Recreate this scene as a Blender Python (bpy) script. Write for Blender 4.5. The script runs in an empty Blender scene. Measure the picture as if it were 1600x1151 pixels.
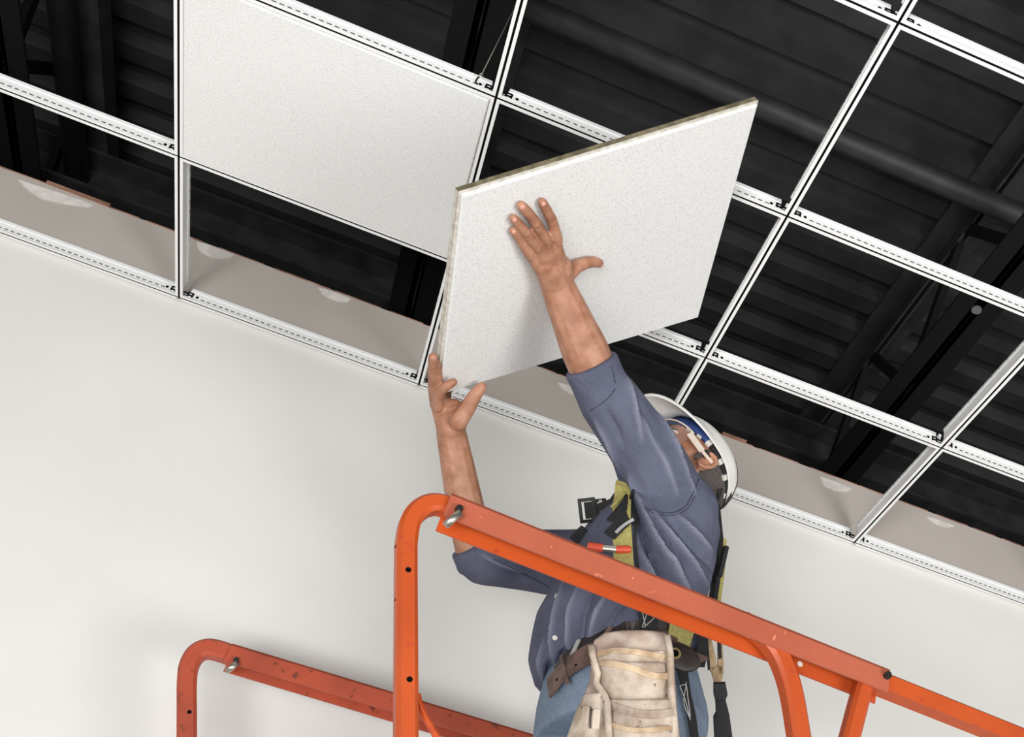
import bpy, bmesh, math, random
import numpy as np
from mathutils import Vector, Matrix
from mathutils.bvhtree import BVHTree

random.seed(7)
SC = bpy.context.scene
COL = SC.collection

# ------------------------------------------------------------------ camera
CAM = np.array([0.85031223, -2.47530714, 1.58552151])
RC = np.array([[0.92760767, -0.32946868, 0.17605228],
               [0.33894130, 0.54419032, -0.76744752],
               [0.15704397, 0.77156159, 0.61646566]])     # right, down, forward
PPX, PPY, FPX = 1051.06866, 714.52434, 1800.0
cd = bpy.data.cameras.new('camera'); co = bpy.data.objects.new('camera', cd); COL.objects.link(co)
m = Matrix.Identity(4)
for i in range(3):
    m[i][0] = RC[0][i]; m[i][1] = -RC[1][i]; m[i][2] = -RC[2][i]; m[i][3] = CAM[i]
co.matrix_world = m
cd.sensor_width = 36.0; cd.lens = FPX / 1600 * 36.0
cd.shift_x = -(PPX - 800) / 1600; cd.shift_y = (PPY - 575.5) / 1600
cd.clip_start = 0.05
SC.camera = co

# ------------------------------------------------------------------ world, lights, exposure
w = bpy.data.worlds.new('world'); SC.world = w; w.use_nodes = True
w.node_tree.nodes['Background'].inputs[0].default_value = (1.0, 1.0, 1.0, 1)
w.node_tree.nodes['Background'].inputs[1].default_value = 0.44
def area(name, loc, target, size, power, col=(1, 1, 1)):
    d = bpy.data.lights.new(name, 'AREA'); d.shape = 'RECTANGLE'; d.size, d.size_y = size; d.energy = power; d.color = col
    o = bpy.data.objects.new(name, d); COL.objects.link(o); o.location = loc
    o.rotation_euler = (Vector(target) - Vector(loc)).to_track_quat('-Z', 'Y').to_euler()
    return o
area('right_soft_light', (3.6, -3.9, 0.8), (0.9, -0.7, 3.3), (2.0, 1.6), 132, (1.0, 0.995, 0.985))  # unseen soft key added from the right, lighting the held tile
area('low_soft_light', (-0.2, -4.3, 0.40), (0.9, -0.7, 3.4), (2.4, 1.3), 205, (1.0, 1.0, 1.0))  # unseen soft light added low down to brighten the tile undersides
SC.view_settings.view_transform = 'Standard'; SC.view_settings.look = 'None'
SC.view_settings.gamma = 1.0; SC.view_settings.use_curve_mapping = False
SC.view_settings.exposure = -0.17

# ------------------------------------------------------------------ helpers
def A(*v): return np.array(v, float)
def nrm(v): v = np.asarray(v, float); return v / (np.linalg.norm(v) + 1e-12)
def ray(u, v): return A((u - PPX) / FPX, (v - PPY) / FPX, 1.0) @ RC
def at(u, v, d): return CAM + ray(u, v) * d                       # a point of the place at distance d along a sight line
def atz(u, v, z): r = ray(u, v); return CAM + r * ((z - CAM[2]) / r[2])
def aty(u, v, y): r = ray(u, v); return CAM + r * ((y - CAM[1]) / r[1])
def atplane(u, v, n, c): r = ray(u, v); return CAM + r * ((c - n @ CAM) / (n @ r))
def lin(r, g, b):
    f = lambda c: (c / 255 / 12.92) if c / 255 <= 0.04045 else ((c / 255 + 0.055) / 1.055) ** 2.4
    return (f(r), f(g), f(b), 1.0)

MATS = {}
def mat(name, rgb, rough=0.5, metal=0.0, rgb2=None, nscale=8.0, ndetail=4.0, lo=0.4, hi=0.6, bump=0.0, bscale=80.0, spec=0.5,
        rgb3=None, nscale3=200.0, lo3=0.6, hi3=0.7, coat=0.0, alpha=1.0, trans=0.0, bdist=0.002, stretch=None, fold=0.0, fscale=12.0):
    mm = bpy.data.materials.new(name); mm.use_nodes = True; nt = mm.node_tree; N = nt.nodes; LK = nt.links
    b = N['Principled BSDF']
    b.inputs['Base Color'].default_value = lin(*rgb); b.inputs['Roughness'].default_value = rough
    b.inputs['Metallic'].default_value = metal; b.inputs['Specular IOR Level'].default_value = spec
    b.inputs['Coat Weight'].default_value = coat; b.inputs['Alpha'].default_value = alpha
    b.inputs['Transmission Weight'].default_value = trans
    tc = N.new('ShaderNodeTexCoord'); src = tc.outputs['Object']
    if stretch:
        mp = N.new('ShaderNodeMapping'); mp.inputs['Scale'].default_value = stretch
        LK.new(src, mp.inputs['Vector']); src = mp.outputs['Vector']
    last = None
    if rgb2:
        n = N.new('ShaderNodeTexNoise'); n.inputs['Scale'].default_value = nscale; n.inputs['Detail'].default_value = ndetail
        LK.new(src, n.inputs['Vector'])
        r = N.new('ShaderNodeValToRGB'); r.color_ramp.elements[0].position = lo; r.color_ramp.elements[1].position = hi
        r.color_ramp.elements[0].color = lin(*rgb); r.color_ramp.elements[1].color = lin(*rgb2)
        LK.new(n.outputs['Fac'], r.inputs['Fac']); last = r.outputs['Color']
    if rgb3:
        n = N.new('ShaderNodeTexNoise'); n.inputs['Scale'].default_value = nscale3; n.inputs['Detail'].default_value = 2
        LK.new(src, n.inputs['Vector'])
        r = N.new('ShaderNodeValToRGB'); r.color_ramp.elements[0].position = lo3; r.color_ramp.elements[1].position = hi3
        r.color_ramp.elements[0].color = (0, 0, 0, 1); r.color_ramp.elements[1].color = (1, 1, 1, 1)
        LK.new(n.outputs['Fac'], r.inputs['Fac'])
        mx = N.new('ShaderNodeMix'); mx.data_type = 'RGBA'
        LK.new(r.outputs['Color'], mx.inputs['Factor'])
        if last: LK.new(last, mx.inputs['A'])
        else: mx.inputs['A'].default_value = lin(*rgb)
        mx.inputs['B'].default_value = lin(*rgb3); last = mx.outputs['Result']
    if last: LK.new(last, b.inputs['Base Color'])
    if bump:
        n = N.new('ShaderNodeTexNoise'); n.inputs['Scale'].default_value = bscale; n.inputs['Detail'].default_value = 4
        LK.new(src, n.inputs['Vector'])
        bp = N.new('ShaderNodeBump'); bp.inputs['Strength'].default_value = bump; bp.inputs['Distance'].default_value = bdist
        LK.new(n.outputs['Fac'], bp.inputs['Height']); LK.new(bp.outputs['Normal'], b.inputs['Normal'])
        if fold:                                     # soft broad rumples
            n2 = N.new('ShaderNodeTexNoise'); n2.inputs['Scale'].default_value = fscale; n2.inputs['Detail'].default_value = 3; n2.inputs['Distortion'].default_value = 1.2
            LK.new(src, n2.inputs['Vector'])
            b2 = N.new('ShaderNodeBump'); b2.inputs['Strength'].default_value = fold; b2.inputs['Distance'].default_value = .012
            LK.new(n2.outputs['Fac'], b2.inputs['Height']); LK.new(b2.outputs['Normal'], bp.inputs['Normal'])
    MATS[name] = mm
    return mm

class MB:
    """collects vertices and faces of one mesh"""
    def __init__(s): s.v = []; s.f = []
    def add(s, vs, fs):
        o = len(s.v); s.v += [tuple(map(float, p)) for p in vs]; s.f += [tuple(o + i for i in f) for f in fs]; return s
    def obox(s, c, ax, ay, az):                       # oriented box: centre and three half-axis vectors
        c, ax, ay, az = map(np.asarray, (c, ax, ay, az))
        if np.dot(np.cross(ax, ay), az) < 0: ax = -ax
        vs = [c + sx * ax + sy * ay + sz * az for sz in (-1, 1) for sy in (-1, 1) for sx in (-1, 1)]
        return s.add(vs, [(0, 2, 3, 1), (4, 5, 7, 6), (0, 1, 5, 4), (2, 6, 7, 3), (0, 4, 6, 2), (1, 3, 7, 5)])
    def box(s, x0, x1, y0, y1, z0, z1):
        return s.obox(((x0 + x1) / 2, (y0 + y1) / 2, (z0 + z1) / 2), ((x1 - x0) / 2, 0, 0), (0, (y1 - y0) / 2, 0), (0, 0, (z1 - z0) / 2))
    def bar(s, p0, p1, wd, ht, up=(0, 0, 1)):
        p0, p1 = A(*p0), A(*p1); d = p1 - p0; l = np.linalg.norm(d); d /= l
        r = nrm(np.cross(d, up)); u = np.cross(r, d)
        return s.obox((p0 + p1) / 2, d * l / 2, r * wd / 2, u * ht / 2)
    def prism(s, poly, n):                            # closed polygon (3-D points), extruded by vector n
        poly = [A(*p) for p in poly]; n = A(*n); k = len(poly)
        nn = sum(np.cross(poly[i] - poly[0], poly[(i + 1) % k] - poly[0]) for i in range(1, k - 1))
        if nn @ n > 0: poly = poly[::-1]
        vs = poly + [p + n for p in poly]
        fs = [tuple(range(k)), tuple(range(2 * k - 1, k - 1, -1))] + [(i, i + k, (i + 1) % k + k, (i + 1) % k) for i in range(k)]
        return s.add(vs, fs)
    def rings(s, rings, cap=True, close=False):
        k = len(rings[0]); o = []; fs = []
        for r in rings: o += list(r)
        n = len(rings)
        for i in range(n if close else n - 1):
            j = (i + 1) % n
            for a in range(k):
                b = (a + 1) % k; fs.append((i * k + a, i * k + b, j * k + b, j * k + a))
        if cap and not close:
            fs.append(tuple(range(k - 1, -1, -1))); fs.append(tuple((n - 1) * k + a for a in range(k)))
        return s.add(o, fs)
    def tube(s, pts, r, n=10, cap=True):
        pts = [A(*p) for p in pts]; rr = r if hasattr(r, '__len__') else [r] * len(pts)
        t0 = nrm(pts[1] - pts[0]); ref = A(0, 0, 1) if abs(t0[2]) < 0.9 else A(1, 0, 0); u = nrm(np.cross(t0, ref)); R = []
        for i, p in enumerate(pts):
            t = nrm(pts[min(i + 1, len(pts) - 1)] - pts[max(i - 1, 0)])
            u = nrm(u - t * (u @ t)); v = np.cross(t, u)
            R.append([p + rr[i] * (math.cos(2 * math.pi * a / n) * u + math.sin(2 * math.pi * a / n) * v) for a in range(n)])
        return s.rings(R, cap)
    def sweep(s, pts, prof, up):                      # profile (2-D points: across, up) along a path lying in the plane normal to 'up x t'
        pts = [A(*p) for p in pts]; up = nrm(up); R = []
        for i, p in enumerate(pts):
            t = nrm(pts[min(i + 1, len(pts) - 1)] - pts[max(i - 1, 0)])
            q = nrm(np.cross(up, t))                  # in-plane normal
            R.append([p + a * up + b * q for a, b in prof])
        return s.rings(R)
    def capsule(s, p0, r0, p1, r1, n=14, h=4):
        p0, p1 = A(*p0), A(*p1); d = p1 - p0; l = np.linalg.norm(d)
        t = d / l if l > 1e-9 else A(0, 0, 1); ref = A(0, 0, 1) if abs(t[2]) < 0.9 else A(1, 0, 0)
        u = nrm(np.cross(t, ref)); v = np.cross(t, u); R = []
        seq = [(p0, r0, -math.pi / 2 + 0.12 + (math.pi / 2 - 0.12) * i / h) for i in range(h + 1)] + [(p1, r1, (math.pi / 2 - 0.12) * i / h) for i in range(h + 1)]
        for c, r, a in seq:
            R.append([c + t * r * math.sin(a) + r * math.cos(a) * (math.cos(2 * math.pi * k / n) * u + math.sin(2 * math.pi * k / n) * v) for k in range(n)])
        return s.rings(R)
    def chain(s, pts, rs):
        for i in range(len(pts) - 1): s.capsule(pts[i], rs[i], pts[i + 1], rs[i + 1])
        return s
    def ellipsoid(s, c, ax, ay, az, n=20, h=12):
        c, ax, ay, az = map(np.asarray, (c, ax, ay, az))
        if np.dot(np.cross(ax, ay), az) < 0: ax = -ax
        R = []
        for i in range(h + 1):
            a = -math.pi / 2 + 0.05 + (math.pi - 0.1) * i / h
            R.append([c + az * math.sin(a) + math.cos(a) * (math.cos(2 * math.pi * k / n) * ax + math.sin(2 * math.pi * k / n) * ay) for k in range(n)])
        return s.rings(R)
    def mesh(s, name, origin=(0, 0, 0)):
        me = bpy.data.meshes.new(name); o = A(*origin)
        me.from_pydata([tuple(A(*p) - o) for p in s.v], [], s.f); me.update()
        return me

ORG = {}
def empty(name, loc, label=None, cat=None, group=None):
    o = bpy.data.objects.new(name, None); COL.objects.link(o); o.location = tuple(map(float, loc)); ORG[o.name] = A(*loc); o.empty_display_size = 0.05
    return tag(o, label, cat, group)
def tag(o, label=None, cat=None, group=None, kind=None):
    if label: o['label'] = label
    if cat: o['category'] = cat
    if group: o['group'] = group
    if kind: o['kind'] = kind
    return o
def link(name, me, material, parent=None, origin=None, smooth=False, bevel=0.0):
    o = bpy.data.objects.new(name, me); COL.objects.link(o)
    if material and not me.materials: me.materials.append(material)
    if parent is not None: o.parent = parent; ORG[o.name] = ORG[parent.name]
    else: ORG[o.name] = A(*(origin if origin is not None else (0, 0, 0))); o.location = tuple(ORG[o.name])
    if smooth:
        for p in me.polygons: p.use_smooth = True
    if bevel:
        md = o.modifiers.new('bevel', 'BEVEL'); md.width = bevel; md.segments = 2; md.limit_method = 'ANGLE'; md.angle_limit = 0.6
    return o
def build(mb, name, material, parent=None, origin=None, smooth=False, bevel=0.0, label=None):
    org = ORG[parent.name] if parent is not None else (A(*origin) if origin is not None else A(0, 0, 0))
    o = link(name, mb.mesh(name, org), material, parent, org, smooth, bevel)
    if label: o['label'] = label
    return o
def struct(mb, name, material, **k):
    o = build(mb, name, material, **k); o['kind'] = 'structure'; return o
def copy_tree(o, parent=None):
    c = o.copy(); COL.objects.link(c); ORG[c.name] = ORG[o.name]
    if parent is not None: c.parent = parent
    for ch in [x for x in o.children]: copy_tree(ch, c)
    return c
def remesh(mb, voxel, smooth=4, fac=0.5):
    """fuse overlapping closed shapes into one continuous surface, returned as arrays"""
    me = mb.mesh('tmp'); o = bpy.data.objects.new('tmp', me); COL.objects.link(o)
    r = o.modifiers.new('r', 'REMESH'); r.mode = 'VOXEL'; r.voxel_size = voxel
    if smooth:
        sm = o.modifiers.new('s', 'SMOOTH'); sm.factor = fac; sm.iterations = smooth
    bpy.context.view_layer.update()
    ev = o.evaluated_get(bpy.context.evaluated_depsgraph_get())
    out = bpy.data.meshes.new_from_object(ev)
    bpy.data.objects.remove(o); bpy.data.meshes.remove(me)
    return out
def verts(me):
    a = np.empty(len(me.vertices) * 3); me.vertices.foreach_get('co', a); return a.reshape(-1, 3)
def setverts(me, a): me.vertices.foreach_set('co', a.ravel()); me.update()
def normals(me):
    a = np.empty(len(me.vertices) * 3); me.vertices.foreach_get('normal', a); return a.reshape(-1, 3)
def bvh_of(me): return BVHTree.FromPolygons([v.co[:] for v in me.vertices], [p.vertices[:] for p in me.polygons])
def place(me, name, material, parent, smooth=True):
    setverts(me, verts(me) - ORG[parent.name])
    return link(name, me, material, parent, smooth=smooth)
def hit(bvh, u, v):
    r = nrm(ray(u, v)); h = bvh.ray_cast(Vector(CAM), Vector(r))
    if h[0] is None: return None
    n = A(*h[1])
    if n @ r > 0: n = -n
    return A(*h[0]), n
def dens(px, step=7.0):
    out = []
    for (a, b), (c, d) in zip(px[:-1], px[1:]):
        k = max(1, int(math.hypot(c - a, d - b) / step))
        out += [(a + (c - a) * i / k, b + (d - b) * i / k) for i in range(k)]
    return out + [px[-1]]
def surf_path(bvh, px, off=0.003, step=7.0):
    P, Nn = [], []
    for u, v in dens(px, step):
        h = hit(bvh, u, v)
        if h is None: continue
        P.append(h[0] + h[1] * off); Nn.append(h[1])
    for _ in range(2):
        if len(P) > 2:
            P = [P[0]] + [(P[i - 1] + 2 * P[i] + P[i + 1]) / 4 for i in range(1, len(P) - 1)] + [P[-1]]
            Nn = [Nn[0]] + [nrm(Nn[i - 1] + 2 * Nn[i] + Nn[i + 1]) for i in range(1, len(Nn) - 1)] + [Nn[-1]]
    return P, Nn
def ribbon(mb, P, Nn, wd, th):
    R = []
    for i, p in enumerate(P):
        t = nrm(P[min(i + 1, len(P) - 1)] - P[max(i - 1, 0)]); n = nrm(Nn[i] - t * (Nn[i] @ t)); s = np.cross(t, n)
        R.append([p - s * wd / 2 - n * th, p + s * wd / 2 - n * th, p + s * wd / 2 + n * th, p - s * wd / 2 + n * th])
    return mb.rings(R)
def strip_on(bvh, px, wd, th=0.0012, off=0.003):
    mb = MB(); P, Nn = surf_path(bvh, px, off)
    if len(P) > 1: ribbon(mb, P, Nn, wd, th)
    return mb
def cord_on(bvh, px, r, off=0.001):
    mb = MB(); P, Nn = surf_path(bvh, px, off, 5.0)
    if len(P) > 1: mb.tube(P, r, 8)
    return mb
def ring_px(c, n, r, k=20):
    c = A(*c); n = nrm(n); u = nrm(np.cross(n, (0, 0, 1) if abs(n[2]) < .9 else (1, 0, 0))); v = np.cross(n, u)
    return [c + r * (math.cos(2 * math.pi * i / k) * u + math.sin(2 * math.pi * i / k) * v) for i in range(k)]
def disc(mb, c, n, r, th, k=16):
    n = nrm(n); a = ring_px(c, n, r, k); return mb.prism(a, n * th)

# ------------------------------------------------------------------ materials
M_wall = mat('painted_drywall', (233, 231, 226), 0.85, rgb2=(226, 224, 218), nscale=1.6, ndetail=6, lo=.35, hi=.7, bump=.08, bscale=260)
M_rawwall = mat('unpainted_drywall', (180, 172, 164), 0.9, rgb2=(190, 182, 174), nscale=3.0, lo=.3, hi=.7, bump=.1, bscale=300)
M_paper = mat('torn_paper_edge', (176, 138, 120), 0.9, rgb2=(140, 104, 88), nscale=20)
M_plaster = mat('joint_compound', (228, 224, 218), 0.9, rgb2=(212, 206, 199), nscale=30, bump=.2, bscale=120)
M_board = mat('brown_board', (158, 120, 100), 0.85, rgb2=(128, 94, 76), nscale=15)
M_deck = mat('black_deck_paint', (43, 43, 44), 0.62, rgb2=(30, 30, 31), nscale=9, ndetail=8, lo=.35, hi=.65, bump=.25, bscale=90)
M_steel = mat('black_steel_paint', (46, 46, 47), 0.6, rgb2=(34, 34, 35), nscale=12, bump=.2, bscale=120)
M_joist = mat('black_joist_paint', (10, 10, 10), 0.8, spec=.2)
M_pipe = mat('dark_pipe_paint', (46, 46, 47), 0.55, rgb2=(36, 36, 37), nscale=14, bump=.2, bscale=120)
M_white = mat('white_enamel_steel', (240, 240, 239), 0.38, spec=.5)
M_web = mat('white_steel_web', (246, 246, 245), 0.35)
M_black = mat('black_slot', (6, 6, 6), 0.8, spec=.1)
M_tile = mat('ceiling_tile_face', (233, 233, 231), 0.95, rgb2=(226, 226, 224), nscale=260, lo=.4, hi=.6, rgb3=(176, 176, 175), nscale3=420, lo3=.58, hi3=.70, bump=.35, bscale=420, bdist=.001)
M_tileedge = mat('mineral_fibre_edge', (126, 116, 92), 0.95, rgb2=(92, 84, 64), nscale=60, bump=.5, bscale=200)
M_tilestep = mat('tile_step_edge', (214, 210, 200), 0.95, rgb2=(190, 184, 170), nscale=80)
M_orange = mat('orange_lift_paint', (192, 82, 34), 0.42, rgb2=(180, 74, 32), nscale=7, ndetail=8, lo=.45, hi=.7, rgb3=(176, 70, 40), nscale3=60, lo3=.66, hi3=.74, bump=.06, bscale=60)
M_rail = mat('sky_paled_orange_rail_paint', (182, 98, 74), 0.35, rgb2=(170, 88, 64), nscale=9, ndetail=8, lo=.4, hi=.7, rgb3=(226, 140, 112), nscale3=70, lo3=.7, hi3=.76, bump=.05, bscale=60)  # sky reflection on the front face put into this paler orange
M_rail2 = mat('weathered_orange_rail_paint', (178, 78, 52), 0.5, rgb2=(150, 66, 46), nscale=9, ndetail=8, lo=.4, hi=.7, rgb3=(120, 56, 42), nscale3=60, lo3=.62, hi3=.72)
M_chrome = mat('zinc_pin', (205, 200, 190), 0.3, metal=.9)
M_dark = mat('dark_steel', (60, 58, 55), 0.45, metal=.6)
M_grey = mat('grey_chassis_paint', (95, 97, 100), 0.5)
M_rubber = mat('black_rubber', (22, 22, 22), 0.8)
M_concrete = mat('concrete_floor', (206, 204, 200), 0.7, rgb2=(190, 188, 184), nscale=3, ndetail=8, bump=.1, bscale=60)
M_skin = mat('skin', (180, 132, 106), 0.5, rgb2=(152, 103, 79), nscale=34, ndetail=8, lo=.36, hi=.66, rgb3=(116, 76, 58), nscale3=300, lo3=.64, hi3=.9, bump=.35, bscale=170, spec=.35)
M_nail = mat('finger_nail', (216, 160, 142), 0.3)
M_hair = mat('greying_brown_hair', (84, 78, 74), 0.8, rgb2=(58, 52, 50), nscale=500)
M_eye = mat('eye_white', (225, 215, 205), 0.25)
M_iris = mat('iris', (60, 48, 40), 0.2)
M_shirt = mat('blue_grey_work_shirt', (80, 83, 101), 0.85, rgb2=(94, 97, 115), nscale=14, ndetail=8, lo=.35, hi=.72, rgb3=(106, 109, 126), nscale3=700, lo3=.5, hi3=.75, bump=.3, bscale=600, spec=.2, bdist=.001, fold=.55, fscale=11)
M_stitch = mat('dark_stitching', (58, 60, 82), 0.9)
M_jeans = mat('faded_blue_jeans', (132, 148, 166), 0.9, rgb2=(106, 122, 142), nscale=380, ndetail=8, lo=.4, hi=.65, bump=.3, bscale=500, spec=.15, fold=.5, fscale=9)
M_leather = mat('brown_belt_leather', (112, 88, 80), 0.6, rgb2=(78, 60, 54), nscale=40, ndetail=8, lo=.4, hi=.65, bump=.3, bscale=200)
M_darkleather = mat('dark_leather', (52, 44, 42), 0.5, rgb2=(38, 32, 30), nscale=40, bump=.2, bscale=200)
M_suede = mat('cream_suede', (198, 184, 168), 0.9, rgb2=(166, 148, 130), nscale=26, ndetail=8, lo=.42, hi=.62, rgb3=(122, 96, 80), nscale3=70, lo3=.62, hi3=.74, bump=.4, bscale=160)
M_suedetrim = mat('tan_suede_trim', (208, 186, 156), 0.9, rgb2=(172, 146, 116), nscale=30, bump=.4, bscale=160)
M_suedegrey = mat('soiled_suede', (190, 174, 160), 0.9, rgb2=(150, 130, 116), nscale=24, ndetail=8, bump=.4, bscale=160)
M_rivet = mat('steel_rivet', (220, 218, 212), 0.25, metal=.8)
M_brass = mat('brass_grommet', (214, 190, 130), 0.3, metal=.8)
M_webblack = mat('black_webbing', (24, 24, 25), 0.8, rgb2=(36, 36, 36), nscale=300, bump=.3, bscale=500)
M_webyellow = mat('yellow_webbing', (176, 166, 98), 0.8, rgb2=(158, 148, 86), nscale=200, bump=.3, bscale=500)
M_thread = mat('grey_thread', (170, 170, 168), 0.9)
M_buckle = mat('black_steel_buckle', (46, 46, 46), 0.3, metal=.7)
M_hat = mat('white_hard_hat', (240, 239, 234), 0.3, rgb2=(230, 228, 222), nscale=8, coat=.2)
M_hatin = mat('hard_hat_lining', (120, 118, 112), 0.7)
M_blue = mat('blue_brow_pad', (34, 62, 122), 0.7, rgb2=(26, 48, 100), nscale=60)
M_clip = mat('white_plastic_clip', (215, 212, 202), 0.4)
M_frame = mat('pale_plastic_temple', (222, 206, 192), 0.3)
M_lens = mat('clear_lens', (250, 246, 240), 0.05, alpha=.04, spec=.3)
M_red = mat('red_orange_marker', (206, 74, 44), 0.4)
M_bronze = mat('bronze_hook', (150, 128, 96), 0.4, metal=.6, rgb2=(110, 90, 66), nscale=40)

# ------------------------------------------------------------------ the setting
C = 3.5; U = 0.64; B = 0.48457                      # ceiling plane, grid pitch along and away from the wall
WALL_Y = 0.014; WTOP = 3.716
struct(MB().box(-6, 7, -9, 3.0, -0.1, 0.0), 'floor', M_concrete)
wall = struct(MB().box(-6, 7, WALL_Y, WALL_Y + 0.12, 0, C + 0.015), 'wall_back', M_wall)
band = build(MB().box(-6, 7, WALL_Y, WALL_Y + 0.12, C + 0.015, WTOP), 'unpainted_drywall_band', M_rawwall, wall, label='unpainted grey drywall above the ceiling line')
edge = MB(); x = -2.0; rr = random.Random(3)
while x < 4.2:                                       # torn paper along the top edge of the board
    l = rr.uniform(.05, .16); h = rr.uniform(.0006, .0025)
    edge.box(x, x + l, WALL_Y - .0015, WALL_Y + .02, WTOP - h, WTOP + .0015); x += l * rr.uniform(.8, 1.3)
build(edge, 'torn_paper_edge', M_paper, wall, label='thin reddish torn paper edge of the drywall')
def patch(px):                                       # a smear of joint compound on the board
    P = [aty(u, v, WALL_Y - .0025) for u, v in px]
    build(MB().prism(P, (0, .003, 0)), 'joint_compound_patch', M_plaster, wall, label='white smear of joint compound')
patch([(28, 280), (46, 286), (68, 293), (96, 302), (128, 313), (146, 320), (138, 323), (118, 320), (92, 316), (66, 310), (50, 301), (38, 291)])
patch([(307, 377), (330, 384), (352, 392), (366, 398), (360, 402), (346, 403), (330, 401), (316, 394), (309, 387)])
patch([(498, 449), (515, 454), (535, 461), (549, 467), (543, 471), (528, 470), (512, 464), (503, 457)])
patch([(872, 597), (890, 602), (912, 610), (922, 616), (900, 617), (884, 611), (876, 604)])
patch([(1282, 744), (1300, 750), (1320, 758), (1331, 763), (1322, 767), (1304, 766), (1290, 759), (1284, 751)])
patch([(1448, 806), (1470, 813), (1492, 821), (1480, 823), (1462, 818)])
for (u0, v0, u1, v1) in ((72, 285, 172, 320), (1128, 681, 1166, 692)):
    a = aty(u0, v0, WALL_Y - .004); b = aty(u1, v1, WALL_Y - .004)
    build(MB().box(a[0], b[0], WALL_Y - .006, WALL_Y + .1, WTOP + .001, WTOP + .008), 'brown_board_scrap', M_board, wall, label='short brown board lying on the wall top')

# corrugated roof deck: trapezoidal flutes running along the wall
ZD = 4.45; y = -5.2; prof = []
while y < 1.5:
    prof += [(y, ZD), (y + .062, ZD), (y + .077, ZD + .042), (y + .135, ZD + .042), (y + .15, ZD)]; y += .152
mb = MB(); n = len(prof)
vs = [(-5, a, b) for a, b in prof] + [(6.5, a, b) for a, b in prof] + [(-5, a, b + .01) for a, b in prof] + [(6.5, a, b + .01) for a, b in prof]
fs = [(i, i + 1, n + i + 1, n + i) for i in range(n - 1)] + [(2 * n + i, 3 * n + i, 3 * n + i + 1, 2 * n + i + 1) for i in range(n - 1)]
mb.add(vs, fs)
ceil = struct(mb, 'ceiling', M_deck)
struct(MB().box(-6, 7, 1.35, 1.5, 0, 4.6), 'wall_light_stop', M_joist)  # unseen dark wall added to stop world light leaking in behind the drywall

# open web joists crossing the flutes
def joist(xc, label, y0=-4.6, y1=1.25, pitch=.62, phase=0.0):
    root = empty('bar_joist', (xc, -1.2, 4.0), label, 'joist', 'steel joists under the roof deck')
    for s in (-1, 1):
        b = MB(); b.box(xc + s * .006, xc + s * .066, y0, y1, 4.0, 4.008); b.box(xc + s * .006, xc + s * .014, y0, y1, 4.0, 4.06)
        build(b, 'bottom_chord', M_joist, root)
        b = MB(); b.box(xc + s * .006, xc + s * .076, y0, y1, ZD - .01, ZD - .001); b.box(xc + s * .006, xc + s * .014, y0, y1, ZD - .07, ZD - .001)
        build(b, 'top_chord', M_steel, root)
    y = y0 + phase; k = 0
    while y + pitch / 2 < y1:
        z0, z1 = (4.02, ZD - .02) if k % 2 == 0 else (ZD - .02, 4.02)
        build(MB().bar((xc, y, z0), (xc, y + pitch / 2, z1), .022, .034), 'web_bar', M_joist, root)
        y += pitch / 2; k += 1
    return root
jr = joist(1.985, 'dark open web steel joist above the right hand grid cells', phase=.12)
disc_m = MB(); disc(disc_m, (1.985, atz(1540, 488, 4.0)[1], 3.999), (0, 0, -1), .014, .006)
build(disc_m, 'chord_hole', M_grey, jr, label='grey disc for a round hole in the chord')  # pale disc stands for a light hole through the chord plate
joist(0.50, 'dark open web steel joist behind the second long runner', phase=.3)
joist(-0.70, 'dark open web steel joist at the left edge behind the grid', phase=.22)
# pipes and a beam near the deck
py0 = atz(870, 60, 4.25); py1 = atz(1600, 312, 4.25); ypp = (py0[1] + py1[1]) / 2
tag(build(MB().tube([(-.3, ypp, 4.25), (4.8, ypp, 4.25)], .034, 20), 'pipe', M_pipe, origin=(2, ypp, 4.25), smooth=True),
    'round dark pipe running under the roof deck across the right hand joist', 'pipe')
xp = atz(122, 290, 4.2)[0]
tag(build(MB().tube([(xp, -4, 4.2), (xp, 1.3, 4.2)], .036, 20), 'pipe', M_pipe, origin=(xp, -1.2, 4.2), smooth=True),
    'round dark pipe beside the joist in the upper left corner', 'pipe')
xq = atz(165, 290, 4.3)[0]
tag(build(MB().box(xq - .03, xq + .03, -4, 1.3, 4.27, 4.34), 'steel_channel', M_steel, origin=(xq, -1.2, 4.3)),
    'dark flat steel channel right of the round pipe at upper left', 'channel')
bb = MB(); bb.box(-4, 6, .50, .512, 4.12, 4.26); bb.box(-4, 6, .42, .60, 4.11, 4.122); bb.box(-4, 6, .42, .60, 4.258, 4.27)
tag(build(bb, 'steel_beam', M_steel, origin=(1, .5, 4.1)), 'dark steel beam running just above the top of the wall', 'beam')

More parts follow.
